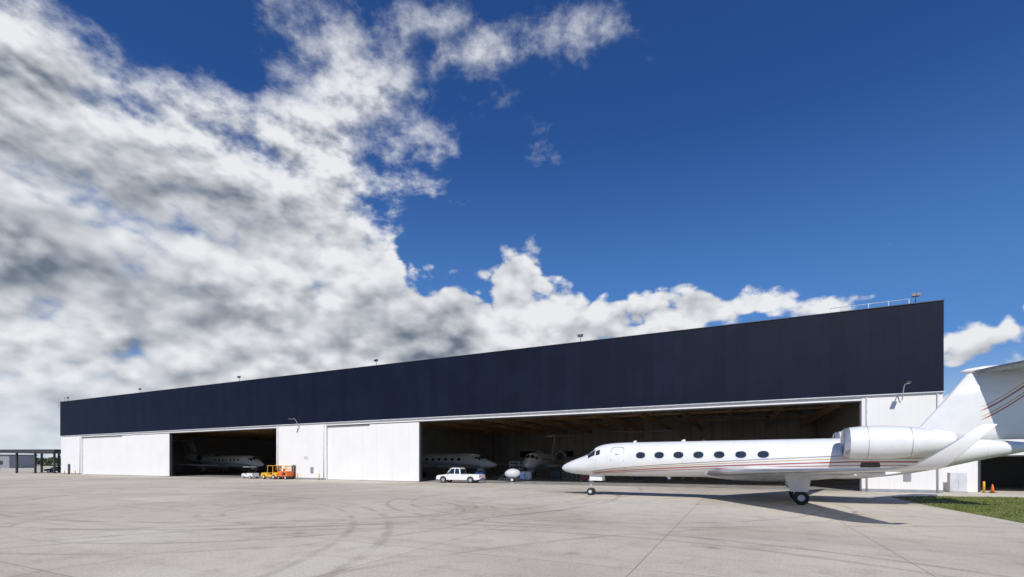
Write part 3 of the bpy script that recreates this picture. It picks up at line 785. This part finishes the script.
blobs = [(-38, 23, 14, 11, 1.2), (-24, 31, 9, 9, .75), (-46, 12, 14, 9, 1.1), (-28, 14, 13, 9, 1.0), (-50, 30, 8, 9, .9), (-35, 38.5, 9, 4.0, -.75),
         (-12, 37, 12, 7, .60), (-24, 41, 6, 5, .5), (6, 42, 12, 4, .66), (-8.7, 15.0, 9, 5.2, 1.05), (.5, 20.5, 5.0, 5.0, 1.15), (10.6, 15.0, 12, 4.6, 1.0), (23.5, 16, 6, 3.3, .9),
         (34, 15.2, 6, 1.6, .6), (44.6, 11.6, 5, 1.6, .75), (46, 6.5, 9, 2.8, 1.1), (-17, 24, 4.5, 6, .55), (-19, 9, 14, 6, .8),
         (-45, 3, 30, 5, .75), (24, 36, 14, 10, -.25)]
bias = nt.math('MINIMUM', blobsum(blobs), 1.45)
darkb = blobsum([(-44, 18, 12, 4.2, 1.0), (-36, 26, 8, 4, .4), (-30, 11, 12, 3.5, .4), (-8, 13.5, 5, 2.0, .7), (-48, 27, 8, 4, .4), (8, 13.5, 9, 2.0, .35)])
def billow(vec, sc):
    v = nt.node('ShaderNodeTexVoronoi'); v.feature = 'F1'; v.inputs['Scale'].default_value = sc
    v.inputs['Detail'].default_value = 1.0; v.inputs['Roughness'].default_value = .55; v.inputs['Lacunarity'].default_value = 2.3
    nt.set(v.inputs['Vector'], vec); return nt.math('SUBTRACT', .62, v.outputs['Distance'])
wv = nt.vmath('SCALE', nt.vmath('SUBTRACT', warpv.outputs['Color'], (.5, .5, .5)), scale=.22)
def cloudnoise(vec, det, bw=True):
    x, y, z = nt.sep(vec)[:3]
    k = nt.math('DIVIDE', 1.0, nt.math('ADD', nt.math('MAXIMUM', z, 0), .22))
    pl = nt.comb(nt.math('MULTIPLY', x, k), nt.math('MULTIPLY', y, k), 3.3)
    a = nt.noise(pl, 7.0, det, .62, .0)
    lv = nt.vmath('MULTIPLY', vec, (1, 1, 1.5))
    b_ = nt.noise(lv, 6.0, det, .56, .0)
    if bw: b_ = nt.math('ADD', b_, nt.math('MULTIPLY', billow(nt.vmath('ADD', lv, wv), 16.0), .20))
    f = nt.smooth(z, .34, .54)
    m1 = nt.math('MULTIPLY', a, f); m2 = nt.math('MULTIPLY', b_, nt.math('SUBTRACT', 1, f))
    return nt.math('ADD', m1, m2)
n0 = cloudnoise(V, 8)
r0 = cloudnoise(V, 3.5, False); r1 = cloudnoise(nt.vmath('ADD', V, (-.008, -.008, .022)), 3.5, False)
D = nt.math('ADD', nt.math('ADD', nt.math('MULTIPLY', nt.math('SUBTRACT', n0, .5), 2.8), bias), -.48)
high = nt.math('MAXIMUM', nt.smooth(el, 22, 36), nt.math('MULTIPLY', nt.smooth(az, -14, -28), .6))
alpha = nt.smooth(D, nt.math('MULTIPLY', high, -.14), nt.math('ADD', .26, nt.math('MULTIPLY', high, .62)))
thick = nt.smooth(D, .15, 1.1)
relief = nt.math('MULTIPLY', nt.math('SUBTRACT', r1, r0), 3.6)
fine = nt.math('MULTIPLY', nt.math('SUBTRACT', r0, n0), 2.2)
low = nt.smooth(nt.noise(nt.vmath('MULTIPLY', V, (1, 1, 2.4)), 3.6, 3, .5), .40, .66)
smo = nt.math('ADD', nt.math('MULTIPLY', nt.math('MULTIPLY', thick, low), .36), nt.math('MULTIPLY', nt.math('MULTIPLY', nt.math('MINIMUM', darkb, 1.0), thick), .52))
smo = nt.math('MINIMUM', smo, .66)
sh = nt.math('ADD', smo, nt.math('ADD', nt.math('ADD', relief, fine), .10), clamp=True)
ccol = nt.mix(sh, (.82, .835, .865, 1), (.15, .185, .245, 1))
skyc = nt.mix(1.0, sky.outputs[0], (.0270, .0560, .1000, 1), 'MULTIPLY')
skyc = nt.mix(nt.smooth(el, 36, 6, 0, .55), skyc, (.13, .31, .63, 1))
skyc = nt.mix(nt.smooth(el, 12, -1), skyc, (.50, .64, .82, 1))
haze = nt.smooth(el, 10, 0, 0, .55)
ccol = nt.mix(haze, ccol, (.60, .69, .80, 1))
fin = nt.mix(alpha, skyc, ccol)
nt.set(bg.inputs['Color'], fin); bg.inputs['Strength'].default_value = 1.0

# ---------------------------------------------------------------- camera
cd = bpy.data.cameras.new('camera'); cd.lens = 470/1024*36; cd.sensor_width = 36; cd.shift_y = (462.6-288.5)/1024
cd.clip_end = 8000; cd.clip_start = .1
co = bpy.data.objects.new('camera', cd); COL.objects.link(co); co.location = (0, 0, 2.5); co.rotation_euler = (math.pi/2, 0, 0)
scene.camera = co
